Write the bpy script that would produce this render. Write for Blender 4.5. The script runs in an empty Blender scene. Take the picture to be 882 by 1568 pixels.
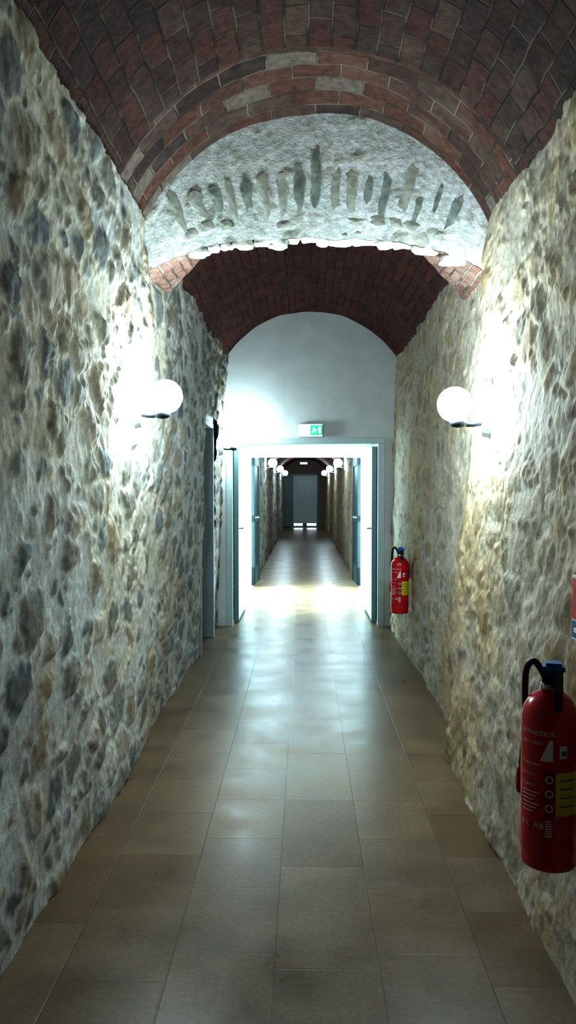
import bpy, bmesh, math, random
import numpy as np
from mathutils import Vector, Matrix, noise
random.seed(7)
S = bpy.context.scene
COL = S.collection

# ------------------------------------------------------------ node helpers
def new_mat(name):
    m = bpy.data.materials.new(name); m.use_nodes = True
    nt = m.node_tree
    return m, nt, nt.nodes['Principled BSDF'], nt.nodes['Material Output']
def N(nt, t, **kw):
    n = nt.nodes.new(t)
    for k, v in kw.items():
        if k in n.inputs: n.inputs[k].default_value = v
        else: setattr(n, k, v)
    return n
def math_(nt, op, a, b=None, c=None, clamp=False):
    n = nt.nodes.new('ShaderNodeMath'); n.operation = op; n.use_clamp = clamp
    for i, v in enumerate((a, b, c)):
        if v is None: continue
        if isinstance(v, (int, float)): n.inputs[i].default_value = v
        else: nt.links.new(v, n.inputs[i])
    return n.outputs[0]
def ramp(nt, fac, stops, interp='LINEAR'):
    n = nt.nodes.new('ShaderNodeValToRGB'); n.color_ramp.interpolation = interp
    e = n.color_ramp.elements
    while len(e) < len(stops): e.new(0.5)
    for i, (p, c) in enumerate(stops):
        e[i].position = p; e[i].color = (*c, 1)
    nt.links.new(fac, n.inputs[0]); return n.outputs[0]
def mix(nt, fac, a, b, mode='MIX'):
    n = nt.nodes.new('ShaderNodeMix'); n.data_type = 'RGBA'; n.blend_type = mode
    def s(i, v):
        if isinstance(v, (int, float)): n.inputs[i].default_value = v
        elif isinstance(v, tuple): n.inputs[i].default_value = (*v, 1)
        else: nt.links.new(v, n.inputs[i])
    s(0, fac); s(6, a); s(7, b); return n.outputs[2]
def smooth(nt, v, a, b):
    n = nt.nodes.new('ShaderNodeMapRange'); n.interpolation_type = 'SMOOTHSTEP'
    nt.links.new(v, n.inputs[0]); n.inputs[1].default_value = a; n.inputs[2].default_value = b
    return n.outputs[0]
def noise_(nt, vec, scale, detail=3, rough=.55):
    n = N(nt, 'ShaderNodeTexNoise', Scale=scale, Detail=detail, Roughness=rough)
    nt.links.new(vec, n.inputs['Vector']); return n

def simple(name, col, rough=.5, metal=0, emit=None, es=0, bump=0, var=.12, nscale=25):
    m, nt, p, o = new_mat(name)
    p.inputs['Roughness'].default_value = rough; p.inputs['Metallic'].default_value = metal
    p.inputs['Base Color'].default_value = (*col, 1)
    if emit:
        p.inputs['Emission Color'].default_value = (*emit, 1); p.inputs['Emission Strength'].default_value = es
        return m
    tc = N(nt, 'ShaderNodeTexCoord').outputs['Object']
    nz = noise_(nt, tc, nscale, 2)
    dark = tuple(c*(1-var) for c in col); lite = tuple(min(1, c*(1+var)) for c in col)
    nt.links.new(ramp(nt, nz.outputs['Fac'], [(.3, dark), (.7, lite)]), p.inputs['Base Color'])
    if bump:
        b = N(nt, 'ShaderNodeBump', Strength=bump, Distance=.01)
        nt.links.new(nz.outputs['Fac'], b.inputs['Height']); nt.links.new(b.outputs[0], p.inputs['Normal'])
    return m

def baked_stone(name):
    """stone colours are computed per vertex (attribute 'Col'); fine grain and bump in the shader"""
    m, nt, p, o = new_mat(name)
    at = N(nt, 'ShaderNodeAttribute'); at.attribute_name = 'Col'
    tc = N(nt, 'ShaderNodeTexCoord').outputs['Object']
    nf = noise_(nt, tc, 34, 4, .65)
    c = mix(nt, .85, at.outputs['Color'], ramp(nt, nf.outputs['Fac'], [(.3, (.70,.69,.66)), (.68, (1.15,1.15,1.15))]), 'MULTIPLY')
    nt.links.new(c, p.inputs['Base Color'])
    p.inputs['Roughness'].default_value = .88; p.inputs['Specular IOR Level'].default_value = .2
    b = N(nt, 'ShaderNodeBump', Strength=.5, Distance=.010)
    nt.links.new(nf.outputs['Fac'], b.inputs['Height']); nt.links.new(b.outputs[0], p.inputs['Normal'])
    return m

def brick_mat(name, cols, mortar, bw=.24, rh=.10, ms=.007, pale=.3):
    m, nt, p, o = new_mat(name)
    uv = N(nt, 'ShaderNodeTexCoord')
    nf = noise_(nt, uv.outputs['Object'], 24, 3, .65)
    v = nt.nodes.new('ShaderNodeVectorMath'); v.operation = 'SCALE'; v.inputs['Scale'].default_value = .03
    nl = noise_(nt, uv.outputs['Object'], 5, 2)
    nt.links.new(nl.outputs['Color'], v.inputs[0])
    a = nt.nodes.new('ShaderNodeVectorMath'); a.operation = 'ADD'
    nt.links.new(uv.outputs['UV'], a.inputs[0]); nt.links.new(v.outputs[0], a.inputs[1])
    b = N(nt, 'ShaderNodeTexBrick', Scale=1)
    b.inputs['Color1'].default_value = (0,0,0,1); b.inputs['Color2'].default_value = (1,1,1,1)
    b.inputs['Mortar'].default_value = (.5,.5,.5,1)
    b.inputs['Mortar Size'].default_value = ms; b.inputs['Mortar Smooth'].default_value = .5
    b.inputs['Brick Width'].default_value = bw; b.inputs['Row Height'].default_value = rh
    nt.links.new(a.outputs[0], b.inputs['Vector'])
    n_ = len(cols)
    bc = ramp(nt, b.outputs['Color'], [(i/n_, c) for i, c in enumerate(cols)], 'CONSTANT')
    bc = mix(nt, .85, bc, ramp(nt, nf.outputs['Fac'], [(.3, (.5,.5,.5)), (.7, (1.3,1.3,1.3))]), 'MULTIPLY')
    pal = math_(nt, 'MULTIPLY', smooth(nt, nl.outputs['Fac'], .52, .75), pale)
    bc = mix(nt, pal, bc, mortar)
    mo = mix(nt, smooth(nt, nl.outputs['Fac'], .42, .62), tuple(c*.3 for c in mortar), mortar)
    nt.links.new(mix(nt, b.outputs['Fac'], bc, mo), p.inputs['Base Color'])
    p.inputs['Roughness'].default_value = .85
    p.inputs['Specular IOR Level'].default_value = .2
    h = math_(nt, 'SUBTRACT', nf.outputs['Fac'], math_(nt, 'MULTIPLY', b.outputs['Fac'], .7))
    d = N(nt, 'ShaderNodeBump', Strength=.8, Distance=.012)
    nt.links.new(h, d.inputs['Height']); nt.links.new(d.outputs[0], p.inputs['Normal'])
    return m

def floor_mat():
    m, nt, p, o = new_mat('stone_tile_floor')
    tc = N(nt, 'ShaderNodeTexCoord').outputs['Object']
    sp = N(nt, 'ShaderNodeSeparateXYZ'); nt.links.new(tc, sp.inputs[0])
    cb = N(nt, 'ShaderNodeCombineXYZ')
    nt.links.new(sp.outputs[1], cb.inputs[0]); nt.links.new(math_(nt, 'ADD', sp.outputs[0], .09), cb.inputs[1])
    b = N(nt, 'ShaderNodeTexBrick', Scale=1)
    b.offset = .37; b.squash = 1.6; b.squash_frequency = 3
    b.inputs['Color1'].default_value = (0,0,0,1); b.inputs['Color2'].default_value = (1,1,1,1); b.inputs['Mortar'].default_value = (.5,.5,.5,1)
    b.inputs['Mortar Size'].default_value = .0035; b.inputs['Mortar Smooth'].default_value = .5
    b.inputs['Brick Width'].default_value = .42; b.inputs['Row Height'].default_value = .33
    nt.links.new(cb.outputs[0], b.inputs['Vector'])
    bc = ramp(nt, b.outputs['Color'], [(0, (.145,.098,.053)), (.35, (.165,.117,.068)), (.7, (.19,.14,.086)), (1, (.155,.114,.073))])
    n1 = noise_(nt, tc, 3.5, 5, .6)
    n2 = noise_(nt, tc, 55, 2, .5)
    bc = mix(nt, .75, bc, ramp(nt, n1.outputs['Fac'], [(.25, (.66,.66,.66)), (.75, (1.34,1.32,1.28))]), 'MULTIPLY')
    bc = mix(nt, .5, bc, ramp(nt, n2.outputs['Fac'], [(.3, (.75,.75,.75)), (.7, (1.2,1.2,1.2))]), 'MULTIPLY')
    nt.links.new(mix(nt, math_(nt, 'MULTIPLY', b.outputs['Fac'], .55), bc, (.065,.047,.032)), p.inputs['Base Color'])
    nt.links.new(ramp(nt, n1.outputs['Fac'], [(.3, (.27,)*3), (.7, (.40,)*3)]), p.inputs['Roughness'])
    p.inputs['Specular IOR Level'].default_value = .32
    bu = N(nt, 'ShaderNodeBump', Strength=.25, Distance=.003)
    h = math_(nt, 'SUBTRACT', math_(nt, 'ADD', n1.outputs['Fac'], math_(nt, 'MULTIPLY', n2.outputs['Fac'], .3)), math_(nt, 'MULTIPLY', b.outputs['Fac'], .9))
    nt.links.new(h, bu.inputs['Height']); nt.links.new(bu.outputs[0], p.inputs['Normal'])
    return m

M_stone = baked_stone('rubble_stone')
M_vous = simple('voussoir_stone', (.33,.37,.33), .85, bump=.5, var=.4, nscale=16)
M_vous2 = simple('voussoir_pale_stone', (.50,.51,.44), .85, bump=.5, var=.3, nscale=14)
M_edge = simple('edge_stone', (.5,.50,.44), .85, bump=.5, var=.35, nscale=11)
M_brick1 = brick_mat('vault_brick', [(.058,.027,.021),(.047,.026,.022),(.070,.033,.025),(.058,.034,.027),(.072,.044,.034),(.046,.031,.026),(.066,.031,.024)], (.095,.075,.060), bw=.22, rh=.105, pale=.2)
M_ring = brick_mat('vault_ring_brick', [(.085,.041,.030),(.056,.032,.026),(.10,.050,.036),(.076,.049,.038),(.040,.026,.023),(.13,.105,.085),(.074,.040,.031)], (.15,.125,.10), bw=.24, rh=.13, ms=.007, pale=.25)
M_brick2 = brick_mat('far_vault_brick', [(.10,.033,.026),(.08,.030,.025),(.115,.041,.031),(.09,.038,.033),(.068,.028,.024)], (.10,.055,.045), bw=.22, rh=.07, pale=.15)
M_rib = brick_mat('rib_brick', [(.27,.16,.12),(.32,.21,.16),(.24,.14,.11),(.3,.2,.16)], (.33,.28,.23), bw=.3, rh=.055)
M_white = simple('white_plaster', (.66,.69,.67), .8, bump=.2, var=.05, nscale=6)
M_leafw = simple('pale_grey_door_paint', (.50,.6,.60), .4, var=.04)
M_teal = simple('teal_frame_paint', (.10,.19,.18), .4, var=.08)
M_dteal = simple('dark_teal_door_paint', (.020,.040,.038), .5, var=.1)
M_grey = simple('grey_side_door_paint', (.27,.31,.31), .45, var=.08)
M_steel = simple('brushed_steel', (.55,.56,.57), .3, 1, var=.1)
M_black = simple('black_rubber', (.012,.013,.016), .4)
M_dark = simple('dark_metal', (.03,.035,.04), .4, .6)
M_plate = simple('lamp_backplate', (.62,.66,.68), .4, .3)
M_red = simple('extinguisher_red', (.6,.010,.020), .25, var=.08)
M_dred = simple('dark_red', (.28,.01,.015), .4)
M_lab_w = simple('label_white', (.85,.85,.83), .5, var=.04)
M_lab_y = simple('label_yellow', (.75,.66,.04), .45, var=.05)
M_lab_b = simple('label_blue', (.02,.12,.32), .4)
M_blue = simple('blue_cap', (.01,.14,.40), .35)
M_floor = floor_mat()
LC = (.72,.91,1.0)
M_globe = simple('lamp_glass_glow', (.9,.9,.9), .4, emit=LC, es=370)
M_globe1 = simple('lamp_glass_glow_mid', (.9,.9,.9), .4, emit=LC, es=120)
M_globe2 = simple('lamp_glass_glow_far', (.9,.9,.9), .4, emit=LC, es=150)
M_exw = simple('exit_sign_white', (.8,.85,.85), .4, emit=(.75,.95,1), es=2.2)
M_exg = simple('exit_sign_green', (.0,.4,.2), .4, emit=(0,.55,.32), es=1.2)
M_day = simple('daylight_pane', (.8,.9,1), .3, emit=(.75,.9,1), es=14)
M_pane = simple('dark_glazing', (.02,.03,.035), .4, var=.02)

# ------------------------------------------------------------ mesh helpers
def obj(name, me, mat=None, parent=None, smoothf=False):
    o = bpy.data.objects.new(name, me); COL.objects.link(o)
    if mat:
        for mm in (mat if isinstance(mat, (list, tuple)) else [mat]): me.materials.append(mm)
    if parent: o.parent = parent
    if smoothf:
        for f in me.polygons: f.use_smooth = True
    return o
def empty(name, loc, rz=0):
    e = bpy.data.objects.new(name, None); e.empty_display_size = .1
    e.location = loc; e.rotation_euler = (0, 0, rz); COL.objects.link(e); return e
def join(name, objs):
    bpy.ops.object.select_all(action='DESELECT')
    for o in objs: o.select_set(True)
    bpy.context.view_layer.objects.active = objs[0]
    bpy.ops.object.join(); objs[0].name = name; return objs[0]
def boxes(name, bl, mat, parent=None, bev=.004):
    bm = bmesh.new()
    for b in bl:
        r = bmesh.ops.create_cube(bm, size=1)
        for v in r['verts']:
            v.co = Vector(((b[0]+b[1])/2 + v.co.x*(b[1]-b[0]), (b[2]+b[3])/2 + v.co.y*(b[3]-b[2]), (b[4]+b[5])/2 + v.co.z*(b[5]-b[4])))
    if bev: bmesh.ops.bevel(bm, geom=list(bm.edges), offset=bev, segments=2, affect='EDGES', clamp_overlap=True)
    me = bpy.data.meshes.new(name); bm.to_mesh(me); bm.free()
    return obj(name, me, mat, parent)
def grid(name, fn, nu, nv, mat, uvfn=None, flip=False, sm=True):
    vs = [fn(i/nu, j/nv) for j in range(nv+1) for i in range(nu+1)]
    fs = []
    for j in range(nv):
        for i in range(nu):
            a = j*(nu+1)+i; q = [a, a+1, a+nu+2, a+nu+1]
            if flip: q.reverse()
            fs.append(q)
    me = bpy.data.meshes.new(name); me.from_pydata(vs, [], fs)
    if uvfn:
        l = me.uv_layers.new(name='UVMap')
        for lp in me.loops:
            k = lp.vertex_index; l.data[lp.index].uv = uvfn((k % (nu+1))/nu, (k//(nu+1))/nv)
    me.update()
    return obj(name, me, mat, None, sm)
def lathe(name, prof, mat, parent=None, seg=40, loc=(0,0,0), scale=(1,1,1)):
    vs = []; fs = []
    for r, z in prof:
        for k in range(seg):
            a = 2*math.pi*k/seg
            vs.append((loc[0]+scale[0]*r*math.cos(a), loc[1]+scale[1]*r*math.sin(a), loc[2]+scale[2]*z))
    for j in range(len(prof)-1):
        for k in range(seg):
            k2 = (k+1) % seg
            fs.append((j*seg+k, j*seg+k2, (j+1)*seg+k2, (j+1)*seg+k))
    fs.append(tuple(reversed(range(seg)))); fs.append(tuple((len(prof)-1)*seg+k for k in range(seg)))
    me = bpy.data.meshes.new(name); me.from_pydata(vs, [], fs); me.update()
    return obj(name, me, mat, parent, True)
def tube(name, pts, r, mat, parent=None):
    cu = bpy.data.curves.new(name, 'CURVE'); cu.dimensions = '3D'; cu.bevel_depth = r; cu.bevel_resolution = 4; cu.use_fill_caps = True
    s = cu.splines.new('NURBS'); s.points.add(len(pts)-1); s.use_endpoint_u = True; s.order_u = 3; s.resolution_u = 8
    for q, pnt in zip(s.points, pts): q.co = (*pnt, 1)
    t = bpy.data.objects.new(name+'_c', cu); COL.objects.link(t)
    bpy.context.view_layer.update()
    me = bpy.data.meshes.new_from_object(t.evaluated_get(bpy.context.evaluated_depsgraph_get()))
    bpy.data.objects.remove(t)
    me.materials.clear()
    return obj(name, me, mat, parent, True)

# ------------------------------------------------------------ numpy stonework
RT = np.random.RandomState(11).rand(8, 256, 256)
def sst(a, b, x):
    t = np.clip((x-a)/(b-a), 0, 1); return t*t*(3-2*t)
def vn(a, b, s):
    ia = np.floor(a).astype(int); ib = np.floor(b).astype(int)
    fa = a-ia; fb = b-ib; fa = fa*fa*(3-2*fa); fb = fb*fb*(3-2*fb); T = RT[s % 8]
    g = lambda i, j: T[i % 256, j % 256]
    return (g(ia, ib)*(1-fa)+g(ia+1, ib)*fa)*(1-fb) + (g(ia, ib+1)*(1-fa)+g(ia+1, ib+1)*fa)*fb
def fbm(a, b, sc, octv=4, s=0):
    r = 0; amp = 1; tot = 0
    for k in range(octv):
        r = r+amp*vn(a*sc+17.3*k+s*7.1, b*sc+5.7*k+s*3.3, s+k); tot += amp; amp *= .55; sc *= 2.05
    return r/tot-.5
def worley(a, b, cw, ch, s):
    v = b/ch; u = a/cw
    iu = np.floor(u).astype(int); iv = np.floor(v).astype(int)
    d1 = np.full(a.shape, 9.); d2 = np.full(a.shape, 9.); I = np.zeros(a.shape, int); J = np.zeros(a.shape, int)
    for di in (-2, -1, 0, 1, 2):
        for dj in (-1, 0, 1):
            i = iu+di; j = iv+dj
            px = i+.5*(j % 2)+.1+.75*RT[s % 8][(i+31*s) % 256, j % 256]; py = j+.1+.8*RT[(s+1) % 8][(i+31*s) % 256, j % 256]
            d = np.sqrt((u-px)**2+(v-py)**2)
            c = d < d1
            d2 = np.where(c, d1, np.minimum(d2, d)); I = np.where(c, i, I); J = np.where(c, j, J); d1 = np.where(c, d, d1)
    R = [RT[(s+k) % 8][(I+31*s+7) % 256, J % 256] for k in (2, 3, 4)]
    return d1, d2, R
def stonework(a, b, mortar, stones, cover, cw, ch, s, amp=.022, soft=.0, contrast=.9, tint=None, bulge=1.0):
    a2 = a+.14*fbm(a, b, 3, 3, s)+.04*fbm(a, b, 16, 3, s+1); b2 = b+.12*fbm(a, b, 3, 3, s+2)+.04*fbm(a, b, 16, 3, s+3)
    f = fbm(a, b, 30, 3, s+4); md = fbm(a, b, 7, 4, s+5); lo = fbm(a, b, .9, 3, s+6)
    st = np.array(stones)
    d1, d2, R = worley(a2, b2, cw, ch, s)
    e = d2-d1+.5*f+.3*md
    v1 = sst(1-cover-.12, 1-cover+.16, R[0]+md*1.2+lo*.5)
    m1 = sst(.08, .34+soft, e)*v1
    D1, D2, Q = worley(a2+3.3, b2+1.7, cw*.48, ch*.5, s+3)
    e2 = D2-D1+.4*f
    v2 = sst(1-cover*.65, 1-cover*.65+.2, Q[0]-md*.7)
    m2 = sst(.1, .45+soft, e2)*v2*(1-v1)
    c1 = st[(R[1]*len(st)).astype(int) % len(st)]; c2 = st[(Q[1]*len(st)).astype(int) % len(st)]
    mo = np.array(mortar)*(1+.5*md+.35*f)[:, None]
    warm = sst(-.12, .22, lo+.5*md)[:, None]
    mo = mo*(1-warm*(1-np.array(tint if tint else (.88,.80,.66))))
    k1 = (m1*contrast)[:, None]; k2 = (m2*contrast)[:, None]
    sh = (1+.8*md+.5*f)[:, None]
    col = mo*(1-k1)+c1*sh*k1; col = col*(1-k2)+c2*sh*k2
    h = bulge*(sst(.05, .6, e)*v1*(.2+.8*R[2]) + m2*sst(.05, .6, e2)*.35) + 1.2*md+3.0*fbm(a, b, 1.8, 2, s+2)+.3*f
    h -= .2*(1-sst(.0, .12, e))*v1
    return np.clip(col, .01, .9), (h-.1)*amp
def set_cols(me, c):
    at = me.color_attributes.new('Col', 'FLOAT_COLOR', 'POINT')
    cc = np.ones((len(c), 4), dtype=np.float32); cc[:, :3] = c
    at.data.foreach_set('color', cc.ravel())
def np_grid(name, P, nu, nv, cols, skip=None, flip=False):
    idx = np.arange(nu*nv).reshape(nv, nu)
    q = np.stack([idx[:-1, :-1], idx[:-1, 1:], idx[1:, 1:], idx[1:, :-1]], -1).reshape(-1, 4)
    if flip: q = q[:, ::-1]
    if skip is not None: q = q[~skip.reshape(-1)]
    me = bpy.data.meshes.new(name); me.from_pydata(P.tolist(), [], q.tolist()); set_cols(me, cols); me.update()
    return obj(name, me, M_stone, None, True)

LEFT = dict(mortar=(.52,.535,.52), stones=[(.13,.145,.145),(.20,.20,.175),(.27,.22,.155),(.16,.155,.13),(.33,.295,.245),(.115,.135,.145),(.22,.20,.165)], cover=.58, cw=.25, ch=.165, s=1, amp=.0175, contrast=.84, bulge=1.15)
RIGHT = dict(mortar=(.46,.415,.34), stones=[(.28,.205,.125),(.25,.21,.15),(.35,.275,.17),(.18,.155,.12),(.38,.315,.23),(.27,.22,.16)], cover=.58, cw=.25, ch=.165, s=4, amp=.016, soft=.22, contrast=.68, tint=(.94,.82,.62))
lerp = lambda a, b, t: a+(b-a)*t
ZT = 2.95
def left_x(y, z):
    t = z/ZT; k = sst(4.4, 4.9, y)
    return lerp(lerp(-.93, -.86, t), lerp(-.955, -.83, t), k)
def right_x(y, z):
    t = z/ZT; k = sst(4.37, 4.6, y)
    return lerp(lerp(.78, .985, t**.85), lerp(.93, 1.0, t), k)
Y0, YR, YB = -1.6, 4.37, 8.6
ys = np.concatenate([np.arange(Y0, 1.5, .06), np.arange(1.5, 4.5, .0095), np.arange(4.5, 7.05, .017), np.linspace(7.05, 8.0, 56), np.linspace(8.0, YB, 36)[1:]])
zs = np.concatenate([np.linspace(0, 2.17, 210), np.linspace(2.17, ZT, 76)[1:]])
YY, ZZ = np.meshgrid(ys, zs); a = YY.ravel(); b = ZZ.ravel()
def wall(name, fx, prm, sgn, flip, skip=None):
    c, h = stonework(a, b, **prm)
    P = np.stack([fx(a, b)+sgn*h, a, b], -1)
    return np_grid(name, P, len(ys), len(zs), c, skip, flip)
ym = (ys[:-1]+ys[1:])/2; zm = (zs[:-1]+zs[1:])/2
YM, ZM = np.meshgrid(ym, zm)
wall('wall_left', left_x, LEFT, 1, False, (YM > 7.05) & (YM < 8.0) & (ZM < 2.17))
wall('wall_right', right_x, RIGHT, -1, True)

def seg_arch(xl, xr, zs, rise):
    xc = (xl+xr)/2; hw = (xr-xl)/2; R = (hw*hw+rise*rise)/(2*rise); a = math.asin(hw/R)
    def f(t):
        th = -a+2*a*t
        return xc+R*math.sin(th), zs+R*math.cos(th)-(R-rise), R*2*a*t
    def zx(x):
        d = max(-hw, min(hw, x-xc)); return zs+math.sqrt(R*R-d*d)-(R-rise)
    return f, zx
A1, A1z = seg_arch(-.88, 1.0, 2.92, .605)
A2, A2z = seg_arch(-.86, 1.02, 2.86, .53)
def vault(name, A, y0, y1, mat, long_dir=True, nx=90, ny=120):
    def fn(u, v):
        x, z, s = A(u); y = y0+(y1-y0)*v
        w = .016*noise.noise(Vector((x*2.5, y*2.5, z)))+.006*noise.noise(Vector((x*9, y*9, z)))
        return (x, y, z+w)
    def uv(u, v):
        s = A(u)[2]; y = y0+(y1-y0)*v
        return (y, s) if long_dir else (s, y)
    return grid(name, fn, nx, ny, mat, uv, flip=True)
YV2 = YR+.10
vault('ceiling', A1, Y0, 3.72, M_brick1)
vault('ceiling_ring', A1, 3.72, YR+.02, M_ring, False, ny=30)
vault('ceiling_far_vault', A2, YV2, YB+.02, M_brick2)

def rib_z(x, y=0):
    t = abs((x-.05)/.93); t = min(t, 1)
    return 2.665+.185*(1-t**3.2) + .016*noise.noise(Vector((x*9, 1.3, 0)))+.008*noise.noise(Vector((x*31, 1.3, 0)))
XL, XR = -.89, 1.005
nux, nvz = 200, 70
U, V = np.meshgrid(np.linspace(0, 1, nux), np.linspace(0, 1, nvz))
xs_ = XL+(XR-XL)*U.ravel()
z0_ = np.array([rib_z(x) for x in xs_]); z1_ = np.maximum(np.array([A1z(x) for x in xs_])+.02, z0_+.01)
zz_ = z0_+(z1_-z0_)*V.ravel()
LUN = dict(mortar=(.86,.90,.88), stones=[(.5,.52,.46),(.6,.6,.54),(.52,.52,.45)], cover=.14, cw=.1, ch=.09, s=6, amp=.004, tint=(.97,.97,.93))
c, h = stonework(xs_, zz_, **LUN)
lun = np_grid('wall_lunette', np.stack([xs_, YR-h-.004, zz_], -1), nux, nvz, c)
def ribdepth(x):
    t = min(1, abs((x-.05)/.95)); return .10+.55*max(0, (t-.62)/.38)**.8
rib = grid('arch_rib', lambda u, v: (lerp(XL, XR, u), YR+ribdepth(lerp(XL, XR, u))*v, rib_z(lerp(XL, XR, u))+.05*v*(1-abs(2*u-1))), 160, 24, M_rib, lambda u, v: (.6*v, u*1.95), flip=True)
rear = grid('rear', lambda u, v: (lerp(XL, XR, u), YR+ribdepth(lerp(XL, XR, u)), lerp(rib_z(lerp(XL, XR, u))+.05*(1-abs(2*u-1)), A2z(lerp(XL, XR, u))+.02, v)), 100, 10, M_edge, flip=True)

def stone_row(name, n, x0, x1, zoff, Lr, w0r, w1r, mats, proud, spread=1.7, keep=1.0, nz=.05):
    bm = bmesh.new(); xc = .06
    for i in range(n):
        if random.random() > keep: continue
        t = (i+.5)/n; xb = lerp(x0, x1, t)+random.uniform(-.012, .012)
        ang = math.atan2((xb-xc), spread)+random.uniform(-.06, .06)
        zb = rib_z(xb)+random.uniform(*zoff)
        topz = min(A1z(xb+.15*math.sin(ang))-.07, zb+random.uniform(*Lr))
        L = (topz-zb)/math.cos(ang)
        if L < .03: continue
        w0 = random.uniform(*w0r); w1 = random.uniform(*w1r)
        pts = []; nk = 22; mi = random.randrange(len(mats))
        for k in range(nk):
            a = 2*math.pi*k/nk
            cx, cy = math.cos(a), math.sin(a)
            px = math.copysign(abs(cx)**.55, cx); py = math.copysign(abs(cy)**.6, cy)
            v = (py+1)/2; w = lerp(w0, w1, v)
            j = 1+.6*noise.noise(Vector((i*3.3+n, cx*1.6, cy*1.6)))
            lx = px*w*j; lz = v*L+nz*noise.noise(Vector((i*5.1+n, cx*1.2, cy*1.2)))*min(1, L/.2)
            pts.append((xb+lx*math.cos(ang)+lz*math.sin(ang), zb+lz*math.cos(ang)-lx*math.sin(ang)))
        yb, yf = YR+.01, YR-proud-random.uniform(0, .003)
        vb = [bm.verts.new((p_[0], yb, p_[1])) for p_ in pts]; vf = [bm.verts.new((p_[0], yf, p_[1])) for p_ in pts]
        cpt = bm.verts.new((sum(q[0] for q in pts)/nk, yf-.003, sum(q[1] for q in pts)/nk))
        for k in range(nk):
            k2 = (k+1) % nk
            g = bm.faces.new((vf[k], vf[k2], cpt)); g.material_index = mi
            g = bm.faces.new((vb[k], vb[k2], vf[k2], vf[k])); g.material_index = mi
    bmesh.ops.recalc_face_normals(bm, faces=bm.faces)
    me = bpy.data.meshes.new(name); bm.to_mesh(me); bm.free()
    return obj(name, me, mats)
o1 = stone_row('voussoir_stones', 17, -.68, .82, (.12, .18), (.12, .31), (.012, .024), (.020, .042), [M_vous, M_vous, M_vous2], .007)
o3 = stone_row('course_stones', 15, -.66, .84, (.062, .078), (.035, .05), (.025, .042), (.025, .042), [M_vous2, M_edge], .007, keep=.7, nz=.02)
def edge_stones():
    bm = bmesh.new(); x = -.66
    while x < .86:
        w = random.uniform(.06, .16)
        hh = random.uniform(.028, .046)
        c = Vector((x+w/2, YR+.05, rib_z(x+w/2)+hh*.7+random.uniform(-.022, .01)))
        r = bmesh.ops.create_icosphere(bm, subdivisions=4, radius=1)
        for v in r['verts']:
            d = v.co.copy(); d = Vector([math.copysign(abs(q)**.65, q) for q in d])
            k = 1+.35*noise.noise(v.co*1.1+c*9)+.08*noise.noise(v.co*3+c*9)
            v.co = c+Vector((d.x*w*.52*k, d.y*.05*k, d.z*hh*k))
        x += w*random.uniform(.8, 1.0)
    me = bpy.data.meshes.new('arch_edge_stones'); bm.to_mesh(me); bm.free()
    return obj('arch_edge_stones', me, M_edge, None, True)
join('wall_lunette', [lun, rib, rear, o1, o3, edge_stones()])

boxes('floor', [(-2.4, 2.4, Y0, 30.6, -.1, 0)], M_floor, bev=0)

# door wall (white) with deep reveal
OX0, OX1, OZ = -.78, .81, 1.985
boxes('wall_doorway', [(-1.05, OX0, YB, 9.88, 0, 3.5), (OX1, 1.15, YB, 9.88, 0, 3.5), (OX0, OX1, YB, 9.88, OZ, 3.5)], M_white, bev=0)
boxes('trim_1', [(OX0-.055, OX0+.012, YB-.025, YB+.03, 0, OZ-.013), (OX1-.012, OX1+.055, YB-.025, YB+.03, 0, OZ-.013), (OX0-.055, OX1+.055, YB-.028, YB+.03, OZ-.012, OZ+.045)], M_leafw, bev=.003)
boxes('wall_side_recess', [(-1.35, -.95, 8.0, 8.04, 0, 2.2), (-1.35, -.95, 7.01, 7.045, 0, 2.2), (-1.35, -.905, 7.03, 8.02, 2.14, 2.24)], M_white, bev=0)
d = empty('door_3', (-1.2, 7.52, 0))
boxes('leaf', [(-.03, .02, -.44, .44, .01, 2.10)], M_grey, d)
boxes('jamb', [(-.03, .30, .40, .478, 0, 2.085), (-.03, .29, -.473, -.43, 0, 2.085), (-.03, .30, -.473, .478, 2.088, 2.138)], M_grey, d)
tube('handle', [(.02, -.32, 1.05), (.06, -.32, 1.05), (.06, -.28, 1.05), (.06, -.2, 1.05)], .009, M_steel, d)

def leaf_pair(name, y, x0, x1, L, mat, glass, openang, edge):
    e = empty(name, ((x0+x1)/2, y, 0))
    hx = (x1-x0)/2
    for sgn, nm in ((-1, 'left'), (1, 'right')):
        hinge = empty('leaf_'+nm, (sgn*hx, 0, 0), sgn*openang); hinge.parent = e
        a, b = sorted((0, -sgn*.045))
        H = 1.955
        if glass:
            bl = [(a, b, -L, -L+.11, .02, H), (a, b, -.11, 0, .02, H), (a, b, -L, 0, .02, .3), (a, b, -L, 0, H-.12, H), (a, b, -L, 0, .98, 1.08)]
            boxes('stiles_'+nm, bl, mat, hinge)
            boxes('pane_'+nm, [((a+b)/2-.004, (a+b)/2+.004, -L+.1, -.1, .29, H-.11)], M_pane, hinge, 0)
        else:
            boxes('panel_'+nm, [(a, b, -L, 0, .02, H)], mat, hinge)
            boxes('edge_'+nm, [(a-.003, b+.003, -L-.006, -L+.012, .02, H), (a-.003, b+.003, -L, 0, .02, .04)], edge, hinge, .002)
        hxx = -sgn*.05
        tube('handle_'+nm, [(hxx*.8, -L+.07, 1.05), (hxx*1.9, -L+.07, 1.05), (hxx*1.9, -L+.12, 1.05), (hxx*1.9, -L+.2, 1.05)], .01, M_steel, hinge)
    return e
leaf_pair('door_1', 9.84, OX0+.012, OX1-.012, 1.05, M_leafw, False, .0, M_teal)

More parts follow.
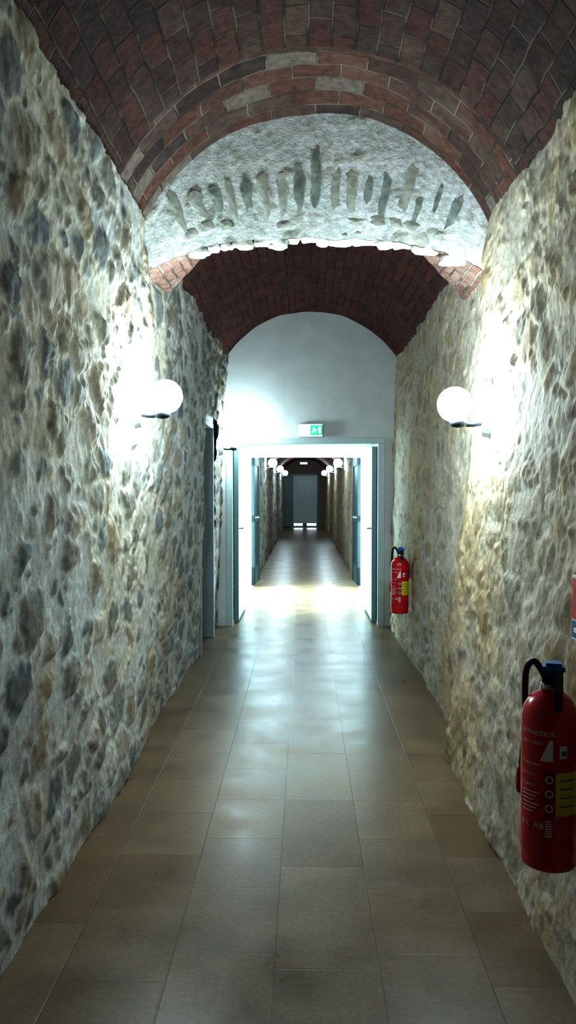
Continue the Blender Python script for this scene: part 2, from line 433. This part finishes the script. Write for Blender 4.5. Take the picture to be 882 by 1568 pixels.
# bright cross hall
HX = 2.2; H0, H1 = 9.88, 12.8; HZ = 2.6
boxes('wall_hall_far', [(-HX, -.74, H1, H1+.25, 0, HZ), (.81, HX, H1, H1+.25, 0, HZ), (-.74, .81, H1, H1+.25, 1.99, HZ)], M_white, bev=0)
boxes('wall_hall_near', [(-HX, -1.05, H0-.2, H0, 0, HZ), (1.15, HX, H0-.2, H0, 0, HZ)], M_white, bev=0)
boxes('ceiling_hall', [(-HX, HX, H0-.2, H1+.25, HZ, HZ+.1)], M_white, bev=0)
for k, sx in enumerate((-1, 1)):
    x = sx*HX; aa, bb = sorted((x, x+sx*.15))
    boxes('wall_hall_%s' % ('left', 'right')[k], [(aa, bb, H0-.2, 10.3, 0, HZ), (aa, bb, 12.4, H1+.25, 0, HZ), (aa, bb, 10.3, 12.4, 0, .25), (aa, bb, 10.3, 12.4, 2.2, HZ)], M_white, bev=0)
    w = empty('window_%d' % (k+1), (x+sx*.06, 11.35, 1.22))
    boxes('frame', [(-.03,.03,-1.05,-.98,-.97,.98), (-.03,.03,.98,1.05,-.97,.98), (-.03,.03,-1.05,1.05,-.97,-.9), (-.03,.03,-1.05,1.05,.91,.98), (-.025,.025,-.03,.03,-.97,.98), (-.02,.02,-1.05,1.05,.3,.34)], M_white, w)
    L = bpy.data.lights.new('daylight', 'AREA'); L.shape = 'RECTANGLE'; L.size = 2.0; L.size_y = 1.9; L.energy = 800; L.color = (.62, .86, 1)
    lo = bpy.data.objects.new('window_daylight', L); COL.objects.link(lo)
    lo.location = (x+sx*.12, 11.35, 1.22); lo.rotation_euler = (0, sx*math.radians(90), 0)
leaf_pair('door_2', H1-.01, -.75, .82, .78, M_dteal, True, .05, M_teal)

# far corridor
A3, A3z = seg_arch(-.78, .84, 2.15, .42)
F0, F1 = H1+.2, 30.0
fy = np.linspace(F0, F1, 500); fz = np.linspace(0, 2.2, 60)
FY, FZ = np.meshgrid(fy, fz); fa = FY.ravel(); fb = FZ.ravel()
for nm, x, prm, sg, fl in (('wall_left_far', -.76, LEFT, 1, False), ('wall_right_far', .82, RIGHT, -1, True)):
    c, h = stonework(fa, fb, **prm)
    np_grid(nm, np.stack([x+sg*h, fa, fb], -1), 500, 60, c, None, fl)
vault('ceiling_far_corridor', A3, F0, F1, M_brick2, nx=40, ny=60)
boxes('wall_back', [(-1.2, -.78, F1, F1+.2, 0, 3), (.56, 1.2, F1, F1+.2, 0, 3), (-.78, .56, F1, F1+.2, 2.02, 3)], simple('dim_brown_plaster', (.2,.15,.12), .8), bev=0)
d = empty('door_4', (-.1, F1+.02, 0))
boxes('frame', [(-.68,-.63,-.03,.05,0,2.02), (.61,.66,-.03,.05,0,2.02), (-.68,.66,-.03,.05,1.97,2.02), (-.36,-.31,-.03,.05,0,1.98)], M_teal, d)
boxes('leaf', [(-.30,.60,0,.04,.16,1.96)], M_leafw, d)
boxes('sidelight', [(-.63,-.36,.01,.03,.05,1.96)], M_teal, d, 0)
boxes('viewing_panel', [(-.12,.42,-.012,0,1.0,1.8)], simple('frosted_glass', (.4,.5,.52), .3), d, .003)
boxes('bottom_gap_light', [(-.27,.06,.0,.03,.08,.15), (.22,.57,0,.03,.08,.15)], M_day, d, 0)
boxes('kick_rail', [(-.31,.61,.0,.05,.02,.06)], M_teal, d)
tube('handle', [(-.22,0,1.0), (-.22,-.06,1.0), (-.18,-.06,1.0), (-.08,-.06,1.0)], .012, M_steel, d)
e = empty('emergency_light', (0, F1-.01, 2.42))
boxes('housing', [(-.16,.16,-.06,0,-.05,.05)], M_leafw, e, .01)
boxes('diffuser', [(-.13,.13,-.07,-.055,-.035,.035)], M_exw, e, .005)

# ------------------------------------------------------------ wall lamps
def wall_lamp(x, y, z, rz, gm=None, reach=.14):
    e = empty('wall_lamp', (float(x), y, z), rz)
    n = 24; pl = []
    bm = bmesh.new()
    for k in range(n):
        a = 2*math.pi*k/n
        pl.append((.045*math.cos(a), .15*math.sin(a)-.02))
    vb = [bm.verts.new((-.03, q[0], q[1])) for q in pl]; vf = [bm.verts.new((.018, q[0]*.9, q[1]*.93)) for q in pl]
    bm.faces.new(vf)
    for k in range(n): bm.faces.new((vb[k], vb[(k+1) % n], vf[(k+1) % n], vf[k]))
    bmesh.ops.recalc_face_normals(bm, faces=bm.faces)
    me = bpy.data.meshes.new('backplate'); bm.to_mesh(me); bm.free(); obj('backplate', me, M_plate, e)
    tube('arm', [(.01,0,-.09), (.04,0,-.10), (reach-.06,0,-.10), (reach-.02,0,-.095)], .012, M_dark, e)
    lathe('cup', [(.012,-.115), (.034,-.11), (.042,-.1), (.043,-.072), (.036,-.072), (.03,-.085)], M_dark, e, 24, (reach-.02, 0, 0))
    prof = [(max(.004, .088*math.sin(math.pi*k/10)), -.088*math.cos(math.pi*k/10)) for k in range(11)]
    lathe('globe', prof, gm or M_globe, e, 16, (reach, 0, 0))
    return e
wall_lamp(left_x(4.15, 1.98)+.02, 4.15, 1.975, 0, reach=.145)
wall_lamp(right_x(4.0, 1.92)-.02, 4.0, 1.915, math.pi, reach=.15)
wall_lamp(left_x(8.25, 2.0)+.02, 8.25, 2.0, 0, M_globe1)
wall_lamp(-.98, H1-.02, 2.0, -math.pi/2, M_globe2)
wall_lamp(1.03, H1-.02, 2.0, -math.pi/2, M_globe2)
for yy in (15.5, 20.5, 26):
    wall_lamp(-.745, yy, 1.98, 0, M_globe2); wall_lamp(.805, yy, 1.98, math.pi, M_globe2)

# ------------------------------------------------------------ exit sign
e = empty('exit_sign', (.07, YB-.05, 2.115))
boxes('housing', [(-.135,.135,-.02,.045,-.07,.07)], M_leafw, e, .008)
boxes('white_face', [(-.128,.0,-.026,-.018,-.062,.062), (0,.128,-.026,-.018,-.062,-.05), (0,.128,-.026,-.018,.05,.062)], M_exw, e, 0)
boxes('green_face', [(.0,.122,-.027,-.018,-.052,.052)], M_exg, e, 0)
boxes('pictogram', [(.03,.045,-.03,-.026,.02,.035), (.025,.05,-.03,-.026,-.012,.017), (.015,.028,-.03,-.026,-.036,-.01), (.045,.06,-.03,-.026,-.03,-.01), (.055,.075,-.03,-.026,.0,.008), (.085,.112,-.03,-.026,-.036,.036)], M_exw, e, 0)

# ------------------------------------------------------------ fire extinguishers
def wrap_patch(name, a0, a1, z0, z1, mat, parent, r=.0795, n=14, shape=None):
    vs = []; fs = []
    for j in (0, 1):
        for k in range(n+1):
            a = lerp(a0, a1, k/n); zz = (z0, z1)[j]
            if shape == 'tri' and j == 1: a = lerp(a1-.12, a1, k/n)
            vs.append((r*math.sin(a), -r*math.cos(a), zz))
    for k in range(n): fs.append((k, k+1, n+2+k, n+1+k))
    me = bpy.data.meshes.new(name); me.from_pydata(vs, [], fs); me.update()
    return obj(name, me, mat, parent)
def wrap_text(name, body, a0, z, size, mat, parent, r=.0797):
    cu = bpy.data.curves.new(name, 'FONT'); cu.body = body; cu.size = size; cu.resolution_u = 2
    t = bpy.data.objects.new(name+'_t', cu); COL.objects.link(t); bpy.context.view_layer.update()
    me = bpy.data.meshes.new_from_object(t.evaluated_get(bpy.context.evaluated_depsgraph_get())); bpy.data.objects.remove(t)
    for v in me.vertices:
        a = a0+v.co.x/r; v.co = Vector((r*math.sin(a), -r*math.cos(a), z+v.co.y))
    me.materials.clear()
    return obj(name, me, mat, parent)
def ring(name, a, z, rad, mat, parent):
    bm = bmesh.new(); n = 16; r = .0797
    vo = []; vi = []
    for k in range(n):
        t = 2*math.pi*k/n
        for lst, q in ((vo, rad), (vi, rad*.7)):
            aa = a+q*math.cos(t)/r; lst.append(bm.verts.new((r*math.sin(aa), -r*math.cos(aa), z+q*math.sin(t))))
    for k in range(n): bm.faces.new((vo[k], vo[(k+1) % n], vi[(k+1) % n], vi[k]))
    me = bpy.data.meshes.new(name); bm.to_mesh(me); bm.free(); return obj(name, me, mat, parent)
def extinguisher(loc, rz, wall_dx):
    e = empty('fire_extinguisher', loc, rz)
    lathe('cylinder', [(.02,.004),(.066,0),(.074,.004),(.0765,.012),(.0765,.03),(.0745,.036),(.078,.043),(.0785,.06),(.0785,.40),(.0775,.425),(.072,.45),(.06,.472),(.042,.488),(.026,.496),(.022,.5)], M_red, e, 64)
    lathe('neck', [(.024,.495),(.026,.505),(.026,.515),(.02,.52),(.02,.54),(.004,.542)], M_steel, e, 24)
    boxes('valve', [(-.022,.03,-.03,.022,.515,.55)], M_black, e, .006)
    boxes('safety_cap', [(-.022,.04,-.04,.024,.545,.578)], M_blue, e, .01)
    bm = bmesh.new()
    for pts, w in (([(-.005,.56),(-.06,.555),(-.11,.52),(-.112,.508),(-.06,.54),(-.005,.545)], .012), ([(-.005,.53),(-.06,.512),(-.10,.47),(-.104,.458),(-.065,.49),(-.005,.515)], .011)):
        A = [bm.verts.new((.022-w, q[0], q[1])) for q in pts]; B = [bm.verts.new((.022+w, q[0], q[1])) for q in pts]
        bm.faces.new(A); bm.faces.new(list(reversed(B)))
        for k in range(len(pts)): bm.faces.new((A[k], B[k], B[(k+1) % len(pts)], A[(k+1) % len(pts)]))
    bmesh.ops.recalc_face_normals(bm, faces=bm.faces)
    bmesh.ops.bevel(bm, geom=list(bm.edges), offset=.003, segments=2, affect='EDGES')
    me = bpy.data.meshes.new('levers'); bm.to_mesh(me); bm.free(); obj('levers', me, M_black, e)
    tube('hose', [(-.015,0,.535),(-.03,0,.565),(-.048,.0,.580),(-.066,.012,.555),(-.07,.035,.49),(-.066,.06,.36),(-.078,.04,.25)], .0095, M_black, e)
    lathe('nozzle', [(.011,0),(.014,-.02),(.015,-.07),(.012,-.08)], M_dred, e, 20, (-.078,.04,.26))
    boxes('wall_bracket', [(.03,wall_dx,.03,.06,.36,.42), (wall_dx-.012,wall_dx,.0,.09,.3,.46)], M_dred, e, .004)
    wrap_patch('yellow_label', .22, 1.25, .165, .285, M_lab_y, e)
    for k in range(4):
        wrap_patch('yellow_text_%d' % k, .34, 1.0-.12*(k % 2), .262-.024*k, .265-.024*k, M_dark, e, .0800)
    wrap_patch('flag', -.32, .12, .315, .375, M_lab_w, e, shape='tri')
    wrap_patch('approval_tag', .34, .62, .325, .36, M_lab_w, e); wrap_patch('approval_mark', .40, .58, .332, .345, M_lab_b, e, .0800)
    wrap_text('heading', 'EXTINCTEUR', -1.1, .385, .017, M_lab_w, e)
    wrap_text('line_a', 'eau + additif', -1.05, .36, .013, M_lab_w, e)
    wrap_text('line_b', '1 degoupiller', -1.1, .30, .012, M_lab_w, e)
    wrap_text('line_c', '2 percuter', -1.1, .27, .012, M_lab_w, e)
    wrap_text('line_d', '3 appuyer', -1.1, .24, .012, M_lab_w, e)
    for k in range(6): wrap_patch('small_print_%d' % k, -1.05, -.35-.1*(k % 3), .222-.011*k, .225-.011*k, M_lab_w, e, .0797)
    wrap_text('class', '6 L  AB', -1.1, .125, .024, M_lab_w, e)
    wrap_patch('icon_panel', -.17, .16, .15, .29, M_dred, e, .0793)
    ring('icon_a', 0, .265, .011, M_lab_w, e); ring('icon_b', 0, .225, .011, M_lab_w, e); ring('icon_c', 0, .185, .011, M_lab_w, e)
    for k in range(7): wrap_patch('barcode_%d' % k, -.12, .1, .105+.007*k, .1085+.007*k, M_lab_w, e)
    return e
extinguisher((.70, 2.26, .43), math.radians(-17), .12)
extinguisher((.845, 7.0, .40), math.radians(-7), .09)

e = empty('fire_safety_sign', (float(right_x(2.36, 1.13))-.03, 2.36, 1.13), 0)
boxes('panel', [(-.004,.004,-.13,.13,-.10,.10)], M_lab_w, e, .001)
boxes('red_field', [(-.007,-.003,-.122,.122,-.035,.092)], M_red, e, .001)
boxes('blue_field', [(-.007,-.003,-.122,.122,-.092,-.04)], M_lab_b, e, .001)
boxes('white_mark', [(-.009,-.006,-.02,.02,-.02,.06), (-.009,-.006,.04,.08,-.02,.03), (-.009,-.006,-.1,.1,-.075,-.06)], M_lab_w, e, .001)

# ------------------------------------------------------------ world + camera
w = bpy.data.worlds.new('World'); S.world = w; w.use_nodes = True
w.node_tree.nodes['Background'].inputs[0].default_value = (.30, .75, 1, 1)
w.node_tree.nodes['Background'].inputs[1].default_value = .035
cam = bpy.data.cameras.new('camera'); cam.sensor_fit = 'VERTICAL'; cam.sensor_height = 36; cam.lens = 28.0
co = bpy.data.objects.new('camera', cam); COL.objects.link(co)
co.location = (0, 0, 1.5)
co.rotation_euler = (math.radians(90-1.74), 0, math.radians(1.13))
cam.clip_start = .05
S.camera = co
S.view_settings.view_transform = 'Standard'
S.view_settings.gamma = .73
